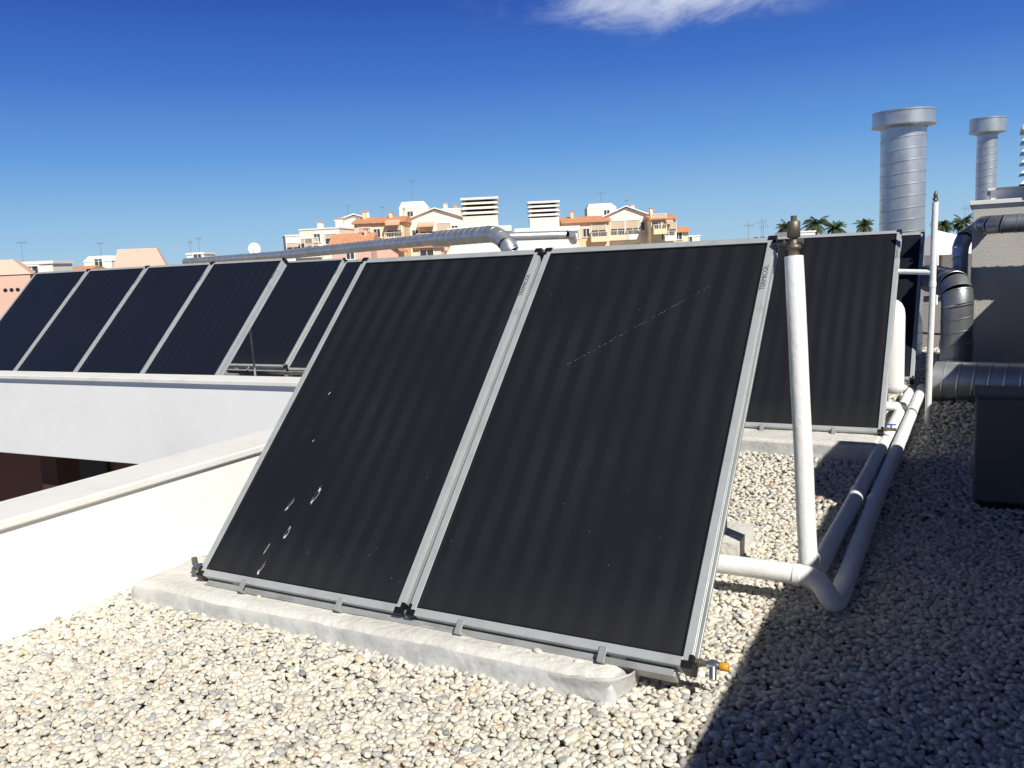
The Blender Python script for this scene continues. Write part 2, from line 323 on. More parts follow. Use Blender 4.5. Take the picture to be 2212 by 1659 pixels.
    me.polygons.foreach_set('use_smooth',np.ones(len(F),dtype=bool))
    me.update(calc_edges=True)
    at=me.attributes.new('pcol','FLOAT_COLOR','POINT'); at.data.foreach_set('color',np.concatenate([C,np.ones((len(C),1))],1).astype(np.float32).ravel())
    m=bpy.data.materials.new('pebbles'); m.use_nodes=True; nt=m.node_tree;N=nt.nodes;L=nt.links; b=N['Principled BSDF']; b.inputs['Roughness'].default_value=.7; b.inputs['Specular IOR Level'].default_value=.35
    a=N.new('ShaderNodeAttribute'); a.attribute_name='pcol'; tc=N.new('ShaderNodeTexCoord'); nz=N.new('ShaderNodeTexNoise'); nz.inputs['Scale'].default_value=90; nz.inputs['Detail'].default_value=4
    L.new(tc.outputs['Object'],nz.inputs['Vector']); mr=N.new('ShaderNodeMapRange'); mr.inputs['To Min'].default_value=.78; mr.inputs['To Max'].default_value=1.2; L.new(nz.outputs['Fac'],mr.inputs['Value'])
    mu=N.new('ShaderNodeVectorMath'); mu.operation='SCALE'; L.new(a.outputs['Color'],mu.inputs[0]); L.new(mr.outputs[0],mu.inputs['Scale']); L.new(mu.outputs[0],b.inputs['Base Color'])
    me.materials.append(m)
    o=bpy.data.objects.new('gravel',me); link(o); o["kind"]="stuff"; tag(o,'loose cream and grey rounded pebbles covering the flat roof','gravel')
gravel()
# ------------------------------------------------------------------ rough slabs
def rough_slab(name,label,x0,x1,y0,y1,z1,m,amp=.012,seed=0,group=None,mats=None,sh=1.0):
    nx=max(4,int((x1-x0)/.035)); ny=max(3,int((y1-y0)/.035)); nz=5
    g=Geo()
    def P(i,j,k): return (x0+(x1-x0)*i/nx,y0+(y1-y0)*j/ny,z1*k/nz-.0)
    idx={};vs=[];fs=[];ms=[]
    def vi(i,j,k):
        if (i,j,k) not in idx: idx[(i,j,k)]=len(vs); vs.append(P(i,j,k))
        return idx[(i,j,k)]
    for i in range(nx):
        for j in range(ny): fs.append((vi(i,j,nz),vi(i+1,j,nz),vi(i+1,j+1,nz),vi(i,j+1,nz))); ms.append(0)
        for k in range(nz):
            fs.append((vi(i,0,k),vi(i+1,0,k),vi(i+1,0,k+1),vi(i,0,k+1))); ms.append(1 if k<nz-1 else 0)
            fs.append((vi(i+1,ny,k),vi(i,ny,k),vi(i,ny,k+1),vi(i+1,ny,k+1))); ms.append(1)
    for j in range(ny):
        for k in range(nz):
            fs.append((vi(0,j+1,k),vi(0,j,k),vi(0,j,k+1),vi(0,j+1,k+1))); ms.append(1)
            fs.append((vi(nx,j,k),vi(nx,j+1,k),vi(nx,j+1,k+1),vi(nx,j,k+1))); ms.append(1)
    cx,cy=(x0+x1)/2,(y0+y1)/2; out=[]
    for p in vs:
        v=Vector(p); n=noise.noise_vector(v*1.6+Vector((seed,0,0)))*amp*2+noise.noise_vector(v*9+Vector((0,seed,0)))*amp*.7+noise.noise_vector(v*31)*amp*.45
        ed=min(p[0]-x0,x1-p[0],p[1]-y0,y1-p[1]); t=p[2]/z1
        if t>.99 and ed<.05: v.z-=sh*(.05-ed)**2/.05*.3
        if ed<1e-4: 
            k=.018*t*t*sh
            if p[1]-y0<1e-4: v.y+=k
            if y1-p[1]<1e-4: v.y-=k
            if p[0]-x0<1e-4: v.x+=k
            if x1-p[0]<1e-4: v.x-=k
        if abs(p[2])<1e-6: n.z=-.01; v.y+=(-.012 if p[1]<cy else .012)
        else: n.z*=.5
        out.append(tuple(v+n-Vector((cx,cy,0))))
    g.v=out; g.f=fs; g.m=ms; g.s=[sh>0]*len(fs)
    o=g.obj(name,[m,mats or m],loc=(cx,cy,0)); tag(o,label,'concrete slab',group)
    return o
rough_slab('concrete_slab','rough pale concrete footing slab on gravel under solar collectors',-3.66,-1.10,2.645,3.10,.102,M_conc,.012,seed=3,mats=M_membrane)
rough_slab('concrete_slab','small angular concrete footing block behind the collectors',-3.5,-1.03,4.15,4.5,.13,M_conc,.003,seed=9,sh=0)
rough_slab('concrete_slab','rough concrete footing slab under the second collector row',-3.2,-.62,6.60,7.1,.135,M_conc,.010,seed=5,mats=M_membrane,sh=.5)
rough_slab('concrete_slab','concrete footing slab under the far collector row',-3.2,-.62,9.45,9.9,.12,M_conc,.014,seed=6)
# curled membrane lip wrapping the slab corner
g=Geo(); path=fillet([(-1.52,2.685,0),(-1.30,2.648,0),(-1.10,2.645,0),(-1.08,2.84,0)],.10,10); 
P2=[]; 
for a,b in zip(path,path[1:]):
    n=max(1,int((b-a).length/.02))
    for k in range(n): P2.append(a.lerp(b,k/n))
P2.append(path[-1]); nv=7; vs=[];fs=[]
for i,p in enumerate(P2):
    t=(P2[min(i+1,len(P2)-1)]-P2[max(i-1,0)]).normalized(); nrm=Vector((t.y,-t.x,0)); u=i/(len(P2)-1)
    grow=max(0,min(1,(u-.2)*1.6))
    for j in range(nv+1):
        w=j/nv; z=.012+w*(.070+.040*grow*math.sin(min(u,.95)*3.0)); off=.002+.022*w*w*grow+.006*noise.noise(Vector((u*9,w*3,2)))
        q=p+nrm*off; vs.append((q.x,q.y,z+.007*noise.noise(Vector((u*12,w*2,7)))))
for i in range(len(P2)-1):
    for j in range(nv): a=i*(nv+1)+j; fs.append((a,a+nv+1,a+nv+2,a+1))
g.add(vs,fs,0,True); o=g.obj('membrane_flap',M_membrane); tag(o,'curled grey waterproofing membrane lip at the slab end','roofing membrane')
sm=o.modifiers.new('t','SOLIDIFY'); sm.thickness=.005
# ------------------------------------------------------------------ solar collectors
PW,PL,PT=1.217,2.10,.085
def master_panel():
    parts={}
    fw=.034
    g=Geo()
    g.box(0,fw,0,PL,-PT,0); g.box(PW-fw,PW,0,PL,-PT,0); g.box(fw,PW-fw,0,fw,-PT,-.001); g.box(fw,PW-fw,PL-fw,PL,-PT,-.001)
    g.box(-.003,0,0.01,PL-.01,-PT+.004,-PT+.02); g.box(PW,PW+.003,0.01,PL-.01,-PT+.004,-PT+.02); g.box(PW,PW+.003,.01,PL-.01,-.018,-.010)
    parts['frame']=(g,M_alu,.0025)
    g=Geo(); g.box(fw,PW-fw,fw,PL-fw,-.05,-.008); parts['glass_cover']=(g,M_abs,0)
    g=Geo(); a=fw; b=.007
    for (x0,x1,y0,y1) in ((a,a+b,a,PL-a),(PW-a-b,PW-a,a,PL-a),(a+b,PW-a-b,a,a+b),(a+b,PW-a-b,PL-a-b,PL-a)): g.box(x0,x1,y0,y1,-.0078,-.003)
    parts['gasket']=(g,M_black,0)
    g=Geo(); g.box(fw,PW-fw,fw,PL-fw,-PT+.002,-.052); parts['back_sheet']=(g,M_alud,0)
    return parts
MP=master_panel(); MESH={}
def text_mesh():
    cu=bpy.data.curves.new('lettering','FONT'); cu.body='TERMICOL'; cu.size=.032; cu.extrude=.0004; cu.align_x='CENTER'; cu.align_y='CENTER'
    to=bpy.data.objects.new('lettering',cu); COL.objects.link(to); dg=bpy.context.evaluated_depsgraph_get(); me=bpy.data.meshes.new_from_object(to.evaluated_get(dg)); bpy.data.objects.remove(to)
    me.materials.clear(); me.materials.append(M_text); me.name='lettering'; return me
TM=text_mesh()
def build_panel(label,X,Y,Z,group,tilt=45,blue=False):  # blue picks the glass with sky reflection in its colour
    e=thing('solar_collector',label,'solar panel',(X,Y,Z),(math.radians(tilt),0,0),group)
    for n,(g,m,bv) in MP.items():
        key=n+('_b' if blue and n=='glass_cover' else '')
        if key in MESH:
            o=bpy.data.objects.new(n,MESH[key]); link(o,e)
            if bv:
                b=o.modifiers.new('bevel','BEVEL'); b.width=bv; b.segments=2; b.limit_method='ANGLE'
        else:
            o=g.obj(n,M_abs_sky if key.endswith('_b') else m,e,bv); MESH[key]=o.data
    if 'cap' not in MESH:
        g=Geo(); g.box(-.004,.036,-.006,.022,-PT-.002,.0025); g.box(-.004,.012,.022,.045,-PT-.002,.0025); oc=g.obj('corner_cap',M_black,None,.003); MESH['cap']=oc.data
        bpy.data.objects.remove(oc)
    for (x,y,sx,sy) in ((0,0,1,1),(PW,0,-1,1),(0,PL,1,-1),(PW,PL,-1,-1)):
        o=bpy.data.objects.new('corner_cap',MESH['cap']); o.location=(x,y,0); o.scale=(sx,sy,1); link(o,e)
    t=bpy.data.objects.new('lettering',TM); link(t,e)
    t.matrix_local=Matrix(((0,-1,0,PW-.017),(1,0,0,PL-.26),(0,0,1,.0008),(0,0,0,1)))
    return e
GF='flat-plate solar collectors in the front pair'
P1=build_panel('black solar collector in aluminium frame spattered with bird droppings',-3.32,2.76,.15,GF,45.4)
P2_=build_panel('black solar collector in aluminium frame with faint dotted scratch',-2.072,2.76,.15,GF,45.4)
for X in (-3.08,-1.832): build_panel('black solar collector standing in the second roof row',X,6.93,.165,'collectors in the second row',46.5)
for X in (-3.04,-1.79): build_panel('black solar collector with painted sky tint in the rearmost row',X,9.67,.17,'collectors in the rear row',46,True)
for k in range(4): build_panel('black solar collector with painted sky tint in long row behind white parapet',-7.42-1.235*(k+1)+.018,6.47,.235,'collectors behind the parapet',45.8,True)
build_panel('black solar collector with painted sky tint standing alone behind the long row',-9.80,9.0,.25,'collectors at the courtyard end',45,True)
build_panel('black solar collector with painted sky tint beside its neighbour behind the long row',-8.565,9.0,.21,'collectors at the courtyard end',45,True)
def blob(g,x,y,l,w,z=-.0065,n=12,ang=0.):
    vs=[(x,y,z+.0012)]; ph=random.random()*9
    for k in range(n):
        a=2*math.pi*k/n; rr=1+.35*math.sin(3*a+ph)+.2*random.uniform(-1,1)
        px,py=math.cos(a)*w*rr,math.sin(a)*l*rr*(1.25 if math.sin(a)<0 else .8)
        ca,sa=math.cos(ang),math.sin(ang)
        vs.append((x+px*ca-py*sa,y+px*sa+py*ca,z))
    g.add(vs,[(0,1+k,1+(k+1)%n) for k in range(n)],0,True)
def loop_mark(g,x,y,l,w,z=-.0060,lean=.0):
    n=30; vs=[]; ph=random.random()*6; skip=random.randint(8,12)
    for k in range(n):
        a=2*math.pi*k/n; s=math.sin(a); c=math.cos(a)
        wob=1+.14*math.sin(3*a+ph)+.06*math.sin(7*a+ph); th=.0008+.0024*max(0,-s)**2+.0008*random.random()
        ox,oy=c*w*wob,s*l*wob
        il=max(0.2,1-th/w*1.0); io=max(.2,1-th*2.2/l)
        vs.append((x+ox+lean*oy,y+oy,z)); vs.append((x+ox*il+lean*oy*io,y+oy*io,z+.0004))
    g.add(vs,[(2*k,2*((k+1)%n),2*((k+1)%n)+1,2*k+1) for k in range(n) if not (3<k<3+skip*.6)],0,True)
g=Geo()
for (x,y,l,w,ln) in ((.485,.50,.050,.009,.18),(.350,.43,.034,.006,.3),(.417,.285,.038,.008,.1),(.342,.19,.030,.003,.15),(.366,.09,.030,.006,.25)): loop_mark(g,x,y,l,w,lean=ln)
for (x,y,l,w) in ((.490,.53,.012,.003),(.478,.455,.010,.003),(.345,.405,.010,.003),(.420,.262,.010,.003),(.418,.305,.010,.002),(.36,.065,.009,.005),(.25,1.10,.005,.004),(.30,.80,.004,.003),(.04,.03,.02,.005),(.33,.03,.005,.010),(.2,.015,.004,.012),(.95,.02,.004,.010)):
    for q in range(2): blob(g,x+random.uniform(-.003,.003),y+random.uniform(-.006,.006),l*random.uniform(.5,1),w*random.uniform(.6,1),-.0058+.0004*q)
o=g.obj('bird_droppings',M_drop,P1); o["kind"]="stuff"
g=Geo()
for k in range(34): blob(g,random.uniform(.06,1.15),random.uniform(.06,2.0),*( [random.uniform(.001,.0022)]*2 ),n=7)
o=g.obj('dust_specks',M_speck,P1); o["kind"]="stuff"
g=Geo()
for k in range(90):
    t=k/89
    if random.random()<(.3 if t<.35 or t>.6 else .55): continue
    blob(g,.344+.606*t+random.uniform(-.004,.004),1.318+.482*t+random.uniform(-.004,.004),.0038*random.uniform(.4,1.3),.0008,n=6,ang=-.9)
for k in range(22): blob(g,random.uniform(.06,1.15),random.uniform(.06,2.0),*( [random.uniform(.001,.002)]*2 ),n=7)
o=g.obj('dust_specks',M_speck,P2_); o["kind"]="stuff"
def rack(label,X0,X1,Y,Z,clips,legx=None,tilt=45):
    e=thing('collector_rack',label,'mounting rack',(X0,Y,0))
    W=X1-X0; T=Matrix.Translation((0,0,Z))@Matrix.Rotation(math.radians(tilt),4,'X')
    g=Geo(); g.M=T; g.box(.05,W-.06,-.036,-.004,-PT-.012,-.035); g.box(.05,W-.06,-.036,-.030,-.035,-.022); g.obj('bottom_rail',M_alud,e,.002)
    g=Geo(); g.M=T; g.box(.02,W-.02,PL+.002,PL+.03,-PT,-.03); g.obj('top_rail',M_alud,e,.002)
    for c in clips:
        g=Geo(); g.M=T; g.box(c,c+.030,-.043,-.037,-PT*.6,.004); g.box(c,c+.030,-.043,.016,.004,.008); g.obj('clamp',M_alud,e,.0015)
    c45=math.cos(math.radians(45))
    for x in (legx or (.25,W*.5-.02,W-.28)):
        ty=(PL-.1)*c45+PT*c45; tz=Z+(PL-.1)*c45-PT*c45
        g=Geo(); g.sweep([(x,ty+.01,tz),(x,ty+.05,.1)],.018,4,smooth=False); g.obj('leg',M_alud,e)
        g=Geo(); g.sweep([(x,.12,Z-.03),(x,ty+.05,.12)],.018,4,smooth=False); g.obj('base_bar',M_alud,e)
        g=Geo(); g.box(x-.03,x+.03,.02,.14,.085,Z); g.obj('foot',M_alud,e)
rack('aluminium rack holding the front pair of collectors on slab',-3.32,-.855,2.76,.15,(.30,.88,1.50,2.12),tilt=45.4)
rack('aluminium rack holding the second row of collectors',-3.08,-.615,6.93,.165,(.3,.9,1.55,2.1),tilt=46.5)
rack('aluminium rack holding the rear row of collectors',-3.04,-.573,9.67,.17,(.3,.9,1.55,2.1),tilt=46)
rack('aluminium rack holding the long collector row',-12.34,-7.42,6.47,.235,(.5,1.7,2.9,4.1),legx=(.3,1.6,2.9,4.2),tilt=45.8)
rack('aluminium rack holding the courtyard end collectors',-9.80,-7.35,9.0,.22,(.5,1.7))
# ------------------------------------------------------------------ fittings
def valve(label,loc,kind,sc=1):
    e=thing('pipe_fitting',label,'valve',loc); S=Matrix.Scale(sc,4)
    def G(): g=Geo(); g.M=S; return g
    if kind=='right':
        g=G(); g.sweep([(0,0,0),(.05,0,0)],.013,12); g.sweep([(.012,0,0),(.026,0,0)],.019,6,smooth=False); g.obj('brass_union',M_brass,e)
        g=G(); g.sweep([(.05,0,0),(.075,0,0),(.1,0,0)],[.016,.024,.016],12); g.sweep([(.075,-.005,0),(.085,-.045,-.045)],.015,10); g.obj('valve_body',M_chrome,e)
        g=G(); g.sweep([(.1,0,0),(.106,0,0),(.136,0,.0),(.14,0,0)],[.010,.019,.017,.012],12); g.obj('drain_cap',M_yellow,e)
    elif kind=='blue':
        g=G(); g.sweep([(0,0,0),(.09,0,0)],.013,12); g.sweep([(.012,0,0),(.026,0,0)],.019,6,smooth=False); g.obj('brass_union',M_brass,e)
        g=G(); g.sweep([(.05,0,0),(.055,0,.035)],.006,8); g.box(.02,.09,-.008,.008,.034,.042); g.obj('blue_handle',M_bluep,e)
    else:
        g=G(); g.sweep(fillet([(0,0,0),(-.05,0,0),(-.055,0,.045)],.02),.014,12); g.sweep([(-.01,0,0),(-.026,0,0)],.021,6,smooth=False); g.sweep([(-.05,0,-.02),(-.05,0,-.005)],.02,6,smooth=False); g.obj('brass_elbow',M_brass,e)
        g=G(); g.sweep([(-.03,-.014,.012),(-.03,-.022,.012)],.009,10); g.obj('blue_button',M_bluep,e)
valve('brass and chrome drain valve with yellow cap on collector corner',(-.852,2.81,.15),'right',.85)
valve('weathered brass elbow fitting with blue button on collector corner',(-3.324,2.80,.17),'left')
valve('brass valve with blue handle on the second row collector corner',(-.612,6.97,.18),'blue')
def air_vent(g,x,y,z,s=1):
    g.sweep([(x,y,z),(x,y,z+.03*s),(x,y,z+.032*s),(x,y,z+.05*s),(x,y,z+.052*s),(x,y,z+.075*s)],[.022*s,.022*s,.030*s,.030*s,.018*s,.018*s],12)
    g.sweep([(x,y,z+.075*s),(x,y,z+.08*s),(x,y,z+.14*s),(x,y,z+.145*s)],[.014*s,.026*s,.026*s,.020*s],14)
    g.sweep([(x,y,z+.145*s),(x,y,z+.165*s)],[.012*s,.012*s],10)
    g.sweep([(x-.038*s,y,z+.062*s),(x+.038*s,y,z+.062*s)],.012*s,8)
# ------------------------------------------------------------------ pipes
def pipe(name,label,cat,pts,r,fil=.06,seg=20,bands=()):
    P=fillet(pts,fil); Q=[]
    for a,b in zip(P,P[1:]):
        n=max(1,int((b-a).length/.06))
        for k in range(n): Q.append(a.lerp(b,k/n))
    Q.append(P[-1])
    R=[r*(1+.025*noise.noise(q*7)) for q in Q]
    Q=[q+noise.noise_vector(q*2.3)*.003 for q in Q]
    e=thing(name,label,cat,P[0]); inv=Matrix.Translation(-Vector(P[0]))
    g=Geo(); g.M=inv; g.sweep(Q,R,seg); g.obj('pipe_run',M_pipe,e)
    for b in bands:
        b=Vector(b[0]),Vector(b[1])
        g=Geo(); g.M=inv; g.sweep([b[0],b[1]],r+.004,seg); g.obj('joint_collar',M_pipe,e,.002)
    return e,inv
e,inv=pipe('insulated_standpipe','thick white insulated standpipe leaning beside the collectors','pipe',[(-.655,3.95,.10),(-.757,4.14,1.55)],.043)
g=Geo(); g.M=inv; air_vent(g,-.757,4.14,1.545,1.15); g.sweep([(-.76,4.14,1.62),(-.86,4.20,1.61)],.011,10); g.obj('air_vent',M_brass,e)
pipe('insulated_pipe','white insulated return pipe bending round onto the gravel','pipe',[(-1.15,3.78,.16),(-.585,3.78,.15),(-.515,3.72,.055),(-.505,3.86,.06),(-.505,5.3,.08),(-.485,9.6,.09)],.045,.07,bands=(((-.505,5.28,.08),(-.505,5.34,.08)),((-.66,3.78,.151),(-.69,3.78,.151))))
pipe('insulated_pipe','white insulated flow pipe lying along the gravel','pipe',[(-.648,3.97,.16),(-.635,4.05,.085),(-.615,5.5,.085),(-.582,9.4,.09)],.044,.05,bands=(((-.617,5.44,.085),(-.616,5.50,.085)),))
pipe('insulated_pipe','short white insulated branch pipe behind the second row','pipe',[(-1.2,8.15,.15),(-.75,8.15,.15),(-.55,8.25,.13)],.042,.1)
e,inv=pipe('insulated_standpipe','slim white vent standpipe rising from the gravel','pipe',[(-.36,8.07,0),(-.338,8.07,1.90)],.025,bands=(((-.345,8.07,1.2),(-.344,8.07,1.24)),))
g=Geo(); g.M=inv; air_vent(g,-.338,8.07,1.89,.6); g.obj('air_vent',M_brass,e)
g=Geo(); g.M=inv; g.sweep([(-.343,8.07,1.32),(-.62,8.12,1.335)],.022,12); g.obj('cross_pipe',M_pipe,e)
e=thing('expansion_tank','white rounded expansion tank behind the second collector row','tank',(-.73,9.05,0))
g=Geo(); R=.115; pr=[(0,.12),(.10,.13),(R,.2),(R,.88),(R*.92,.95),(R*.7,1.0),(R*.4,1.03),(.01,1.04)]
g.sweep([(0,0,z) for _,z in pr],[max(a,.002) for a,_ in pr],24); g.obj('tank_body',M_pipe,e)
for a in (0,2.1,4.2):
    g=Geo(); g.sweep([(math.cos(a)*.09,math.sin(a)*.09,0),(math.cos(a)*.09,math.sin(a)*.09,.2)],.012,8); g.obj('leg',M_pipe,e)
# ------------------------------------------------------------------ metal chimneys and ducts
def flue(label,x,y,zt,r,rc,hc):
    e=thing('metal_flue',label,'chimney',(x,y,0))
    g=Geo(); g.duct([(0,0,0),(0,0,zt-hc*.55)],r,.155 if r>.2 else .11,.006,44,tilt=.028); g.obj('shaft',M_galv,e)
    z0=zt-hc
    g=Geo(); g.sweep([(0,0,z0-.03),(0,0,z0)],[r+.01,rc-.03],44,caps=False); g.sweep([(0,0,z0),(0,0,z0+.03)],rc,44,caps=True,smooth=True); g.sweep([(0,0,z0+.03),(0,0,zt-.02)],rc-.008,44,caps=False); g.sweep([(0,0,zt-.02),(0,0,zt)],rc,44,caps=True); g.obj('cap',M_galv,e)
flue('wide galvanised spiral flue with flat round cap',-.95,13.0,3.30,.285,.40,.19)
flue('slim galvanised spiral flue with flat round cap',.05,15.8,3.42,.145,.265,.22)
def ductobj(label,runs,base,m=None):
    e=thing('ventilation_duct',label,'duct',base); inv=Matrix.Translation(-Vector(base))
    for pts,r,pitch in runs:
        g=Geo(); g.M=inv; g.duct(pts,r,pitch); g.obj('duct_section',m or M_galv,e)
    return e,inv
A=Vector((-8.7,15.3,2.12)); 
ductobj('long galvanised spiral duct stepping down in diameter',[
  (fillet([(-10.5,15.96,2.11),A+Vector((.15,-.05,.0)),(-8.15,15.1,1.80),(-8.1,15.1,.0)],.45,9),.17,.20),
  ([(-17.05,18.4,2.03),(-10.4,15.93,2.11)],.13,.25),([(-24.2,21.0,2.05),(-17.0,18.38,2.03)],.105,.3)],(-8.1,15.1,0))
pa=lambda s,F,z: (s*.8798-F*.4753, s*.4753+F*.8798, z)
ductobj('galvanised spiral duct running on past the louvred chimneys',[(fillet([pa(-.7,20,2.12),pa(1.4,20.2,2.09),pa(1.65,23,2.0)],.25),.10,.2)],pa(.3,20,2.0))
ductobj('large horizontal spiral duct lying on gravel by the housing',[([(2.2,9.3,.22),(-.37,9.3,.22)],.185,.13)],(.5,9.3,0))
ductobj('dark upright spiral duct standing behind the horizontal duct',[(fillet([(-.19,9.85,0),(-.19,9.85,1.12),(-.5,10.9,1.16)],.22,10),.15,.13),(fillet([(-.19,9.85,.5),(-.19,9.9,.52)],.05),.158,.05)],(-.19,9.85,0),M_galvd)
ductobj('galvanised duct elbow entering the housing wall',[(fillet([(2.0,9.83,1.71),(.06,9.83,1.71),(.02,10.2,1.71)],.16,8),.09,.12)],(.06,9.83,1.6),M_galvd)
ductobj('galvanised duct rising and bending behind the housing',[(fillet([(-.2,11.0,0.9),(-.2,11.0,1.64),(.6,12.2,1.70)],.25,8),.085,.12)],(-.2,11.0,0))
# AC unit
e=thing('air_conditioner','dark grey outdoor air conditioner casing standing in shade','air conditioner',(0,5.6,0))
g=Geo(); g.box(.0,.86,.0,.36,.05,.67); g.obj('casing',M_casing,e,.012)
g=Geo(); g.box(-.01,.87,-.01,.37,.672,.69); g.obj('top_cover',M_casing,e,.006)
g=Geo()
for k in range(7): g.sweep([(.52+.033*(k+1)*math.cos(a*math.pi/12),-.008,.37+.033*(k+1)*math.sin(a*math.pi/12)) for a in range(25)],.003,5,caps=False)
g.obj('fan_grille',M_black,e)
for x in (.08,.7):
    g=Geo(); g.box(x,x+.08,-.02,.38,0,.05); g.obj('foot',M_black,e)
# ------------------------------------------------------------------ town
TH=math.radians(28.38)
def street(s,F,z=0): return Vector((s*math.cos(TH)-F*math.sin(TH),s*math.sin(TH)+F*math.cos(TH),z))
WIN={}
def window_mesh(kind):
    if kind in WIN: return WIN[kind]
    g=Geo(); w,h={'small':(.7,.9),'wide':(1.4,1.1),'door':(1.6,2.0)}[kind]
    g.box(-w/2,w/2,-.012,.02,0,h,0)
    t=.08; g.box(-w/2-t,-w/2,-.09,.0,-.0,h+t,1); g.box(w/2,w/2+t,-.09,0,0,h+t,1); g.box(-w/2,w/2,-.09,0,h,h+t,1); g.box(-w/2-.12,w/2+.12,-.14,0,-t,-.002,1)
    g.box(-.03,.03,-.04,-.013,0,h,1)
    if kind!='small': g.box(-w/2,w/2,-.05,-.014,h*.55,h,2)
    o=g.obj('window',[M_glassd,W_white,M_shut]); WIN[kind]=o.data; bpy.data.objects.remove(o); return WIN[kind]
def building(name,label,s0,s1,F,depth,ztop,wm,roof='flat',ridge=0,wins=(),balc=(),cat='house',rot=0,base=-9,group=None,holes=(),stacks=()):
    w=s1-s0; c=street((s0+s1)/2,F,base); e=thing(name,label,cat,c,(0,0,TH+rot),group); H=ztop-base
    g=Geo(); g.box(-w/2,w/2,0,depth,0,H)
    if roof=='gable_front': g.prism([(-w/2,H),(w/2,H),(0,ridge-base-.12)],.0,depth)
    g.obj('wall',wm,e)
    g=Geo()
    if roof=='flat':
        g.box(-w/2-.08,w/2+.08,-.08,depth+.08,H,H+.16); g.obj('roof',W_white if wm is not W_pink else wm,e)
    elif roof=='slope':
        R=ridge-base; g.add([(-w/2-.25,-.4,H-.05),(w/2+.25,-.4,H-.05),(w/2+.25,depth*.45,R),(-w/2-.25,depth*.45,R),(-w/2-.25,depth+.3,H),(w/2+.25,depth+.3,H),(-w/2-.25,-.4,H-.2),(w/2+.25,-.4,H-.2),(-w/2-.25,depth+.3,H-.15),(w/2+.25,depth+.3,H-.15)],
             [(0,1,2,3),(3,2,5,4),(6,7,1,0),(0,3,4,8,6),(1,7,9,5,2),(4,5,9,8),(6,8,9,7)]); g.obj('roof',M_tile,e)
    elif roof=='gable_front':
        R=ridge-base; t=.14
        g.prism([(-w/2-.35,H-.12),(0,R),(w/2+.35,H-.12),(w/2+.35,H+.02),(0,R+t),(-w/2-.35,H+.02)],-.35,depth+.2); g.obj('roof',M_tile if wm is not W_cream else W_white,e)
    elif roof=='hood':
        R=ridge-base; g.add([(-w/2-.05,-.05,H),(w/2+.05,-.05,H),(w/2+.05,depth+.05,H),(-w/2-.05,depth+.05,H),(-w*.42,depth*.2,R),(w*.34,depth*.2,R),(w*.34,depth*.8,R),(-w*.42,depth*.8,R)],[(3,2,1,0),(4,5,6,7),(0,1,5,4),(1,2,6,5),(2,3,7,6),(3,0,4,7)]); g.obj('roof',wm,e)
    for (x,z0,z1,ww) in stacks:
        x-=(s0+s1)/2; g=Geo(); g.box(x-ww/2,x+ww/2,depth*.3,depth*.3+.5,z0-base,z1-base); g.box(x-ww/2-.08,x+ww/2+.08,depth*.3-.08,depth*.3+.58,z1-base,z1-base+.1,1); g.obj('chimney',[wm,M_tile],e)
    for (x,z,rr) in holes:
        g=Geo(); x-=(s0+s1)/2; z-=base; g.add([(x+rr*math.cos(a*math.pi/8),-.012,z+rr*math.sin(a*math.pi/8)) for a in range(16)],[tuple(range(16))]); g.obj('vent_opening',M_dark,e)
    for (x,z,k) in wins:
        o=bpy.data.objects.new('window',window_mesh(k)); o.location=(x-(s0+s1)/2,0,z-base); link(o,e)
    for (x,z,bw,bm) in balc:
        x-= (s0+s1)/2; z-=base
        o=bpy.data.objects.new('window',window_mesh('door')); o.location=(x,0,z+.06); link(o,e)
        g=Geo(); g.box(x-bw/2,x+bw/2,-1.1,-.0,z-.15,z,0); g.box(x-bw/2,x+bw/2,-1.1,-1.0,z,z+.45,0); g.box(x-bw/2,x-bw/2+.1,-1.0,0,z,z+.95,0); g.box(x+bw/2-.1,x+bw/2,-1.0,0,z,z+.95,0)
        g.box(x-bw/2,x+bw/2,-1.08,-1.03,z+.9,z+.96,1)
        for q in range(int(bw/.18)): g.box(x-bw/2+.12+q*.18,x-bw/2+.15+q*.18,-1.07,-1.04,z+.45,z+.9,1)
        g.obj('balcony',[bm,M_rail],e)
        if random.random()<.45:
            g=Geo(); g.add([(x-bw/2+.2,-.0,z+2.35),(x+bw/2-.2,-.0,z+2.35),(x+bw/2-.2,-1.1,z+1.9),(x-bw/2+.2,-1.1,z+1.9),(x-bw/2+.2,-1.1,z+1.7),(x+bw/2-.2,-1.1,z+1.7)],[(0,1,2,3),(3,2,5,4)]); g.obj('awning',M_awn,e)
    return e
building('apartment_house','small white house with dark windows at the cluster edge',-26.7,-24.2,103,6,5.5,W_white,'flat',wins=((-25.9,3.6,'wide'),(-24.8,3.7,'small')),rot=.3)
building('apartment_house','cream stepped house with white balcony walls and flat roof',-24.4,-19.6,100,8,6.0,W_cream,'flat',wins=((-23.6,3.9,'wide'),(-20.6,4.3,'wide'),(-22.3,4.6,'small')),balc=((-23.0,3.0,2.4,W_white),),rot=-.15,stacks=((-22.8,6.1,6.9,.6),(-20.4,6.1,7.2,.9)))
building('apartment_house','cream house with low pitched side and flat top',-21.6,-17.4,109,8,7.4,W_cream,'gable_front',8.0,wins=((-19,5.6,'small'),(-20.4,5.4,'small')),stacks=((-18.2,7.3,8.4,.4),))
building('apartment_house','orange house with terracotta roof and balconies',-17.4,-11.9,97,8,6.45,W_orange,'slope',7.1,wins=((-16.3,4.7,'wide'),(-14.9,4.7,'small'),(-16.3,2.2,'wide')),balc=((-13.0,4.2,2.0,W_peach),(-13.0,1.6,2.0,W_peach)),stacks=((-16.6,6.7,7.7,.4),(-13.6,6.7,7.5,.35)))
building('roof_tower','peach stair tower rising above the houses',-14.3,-10.6,113,4,8.7,W_cream,'hood',9.6,wins=((-12.9,7.4,'small'),))
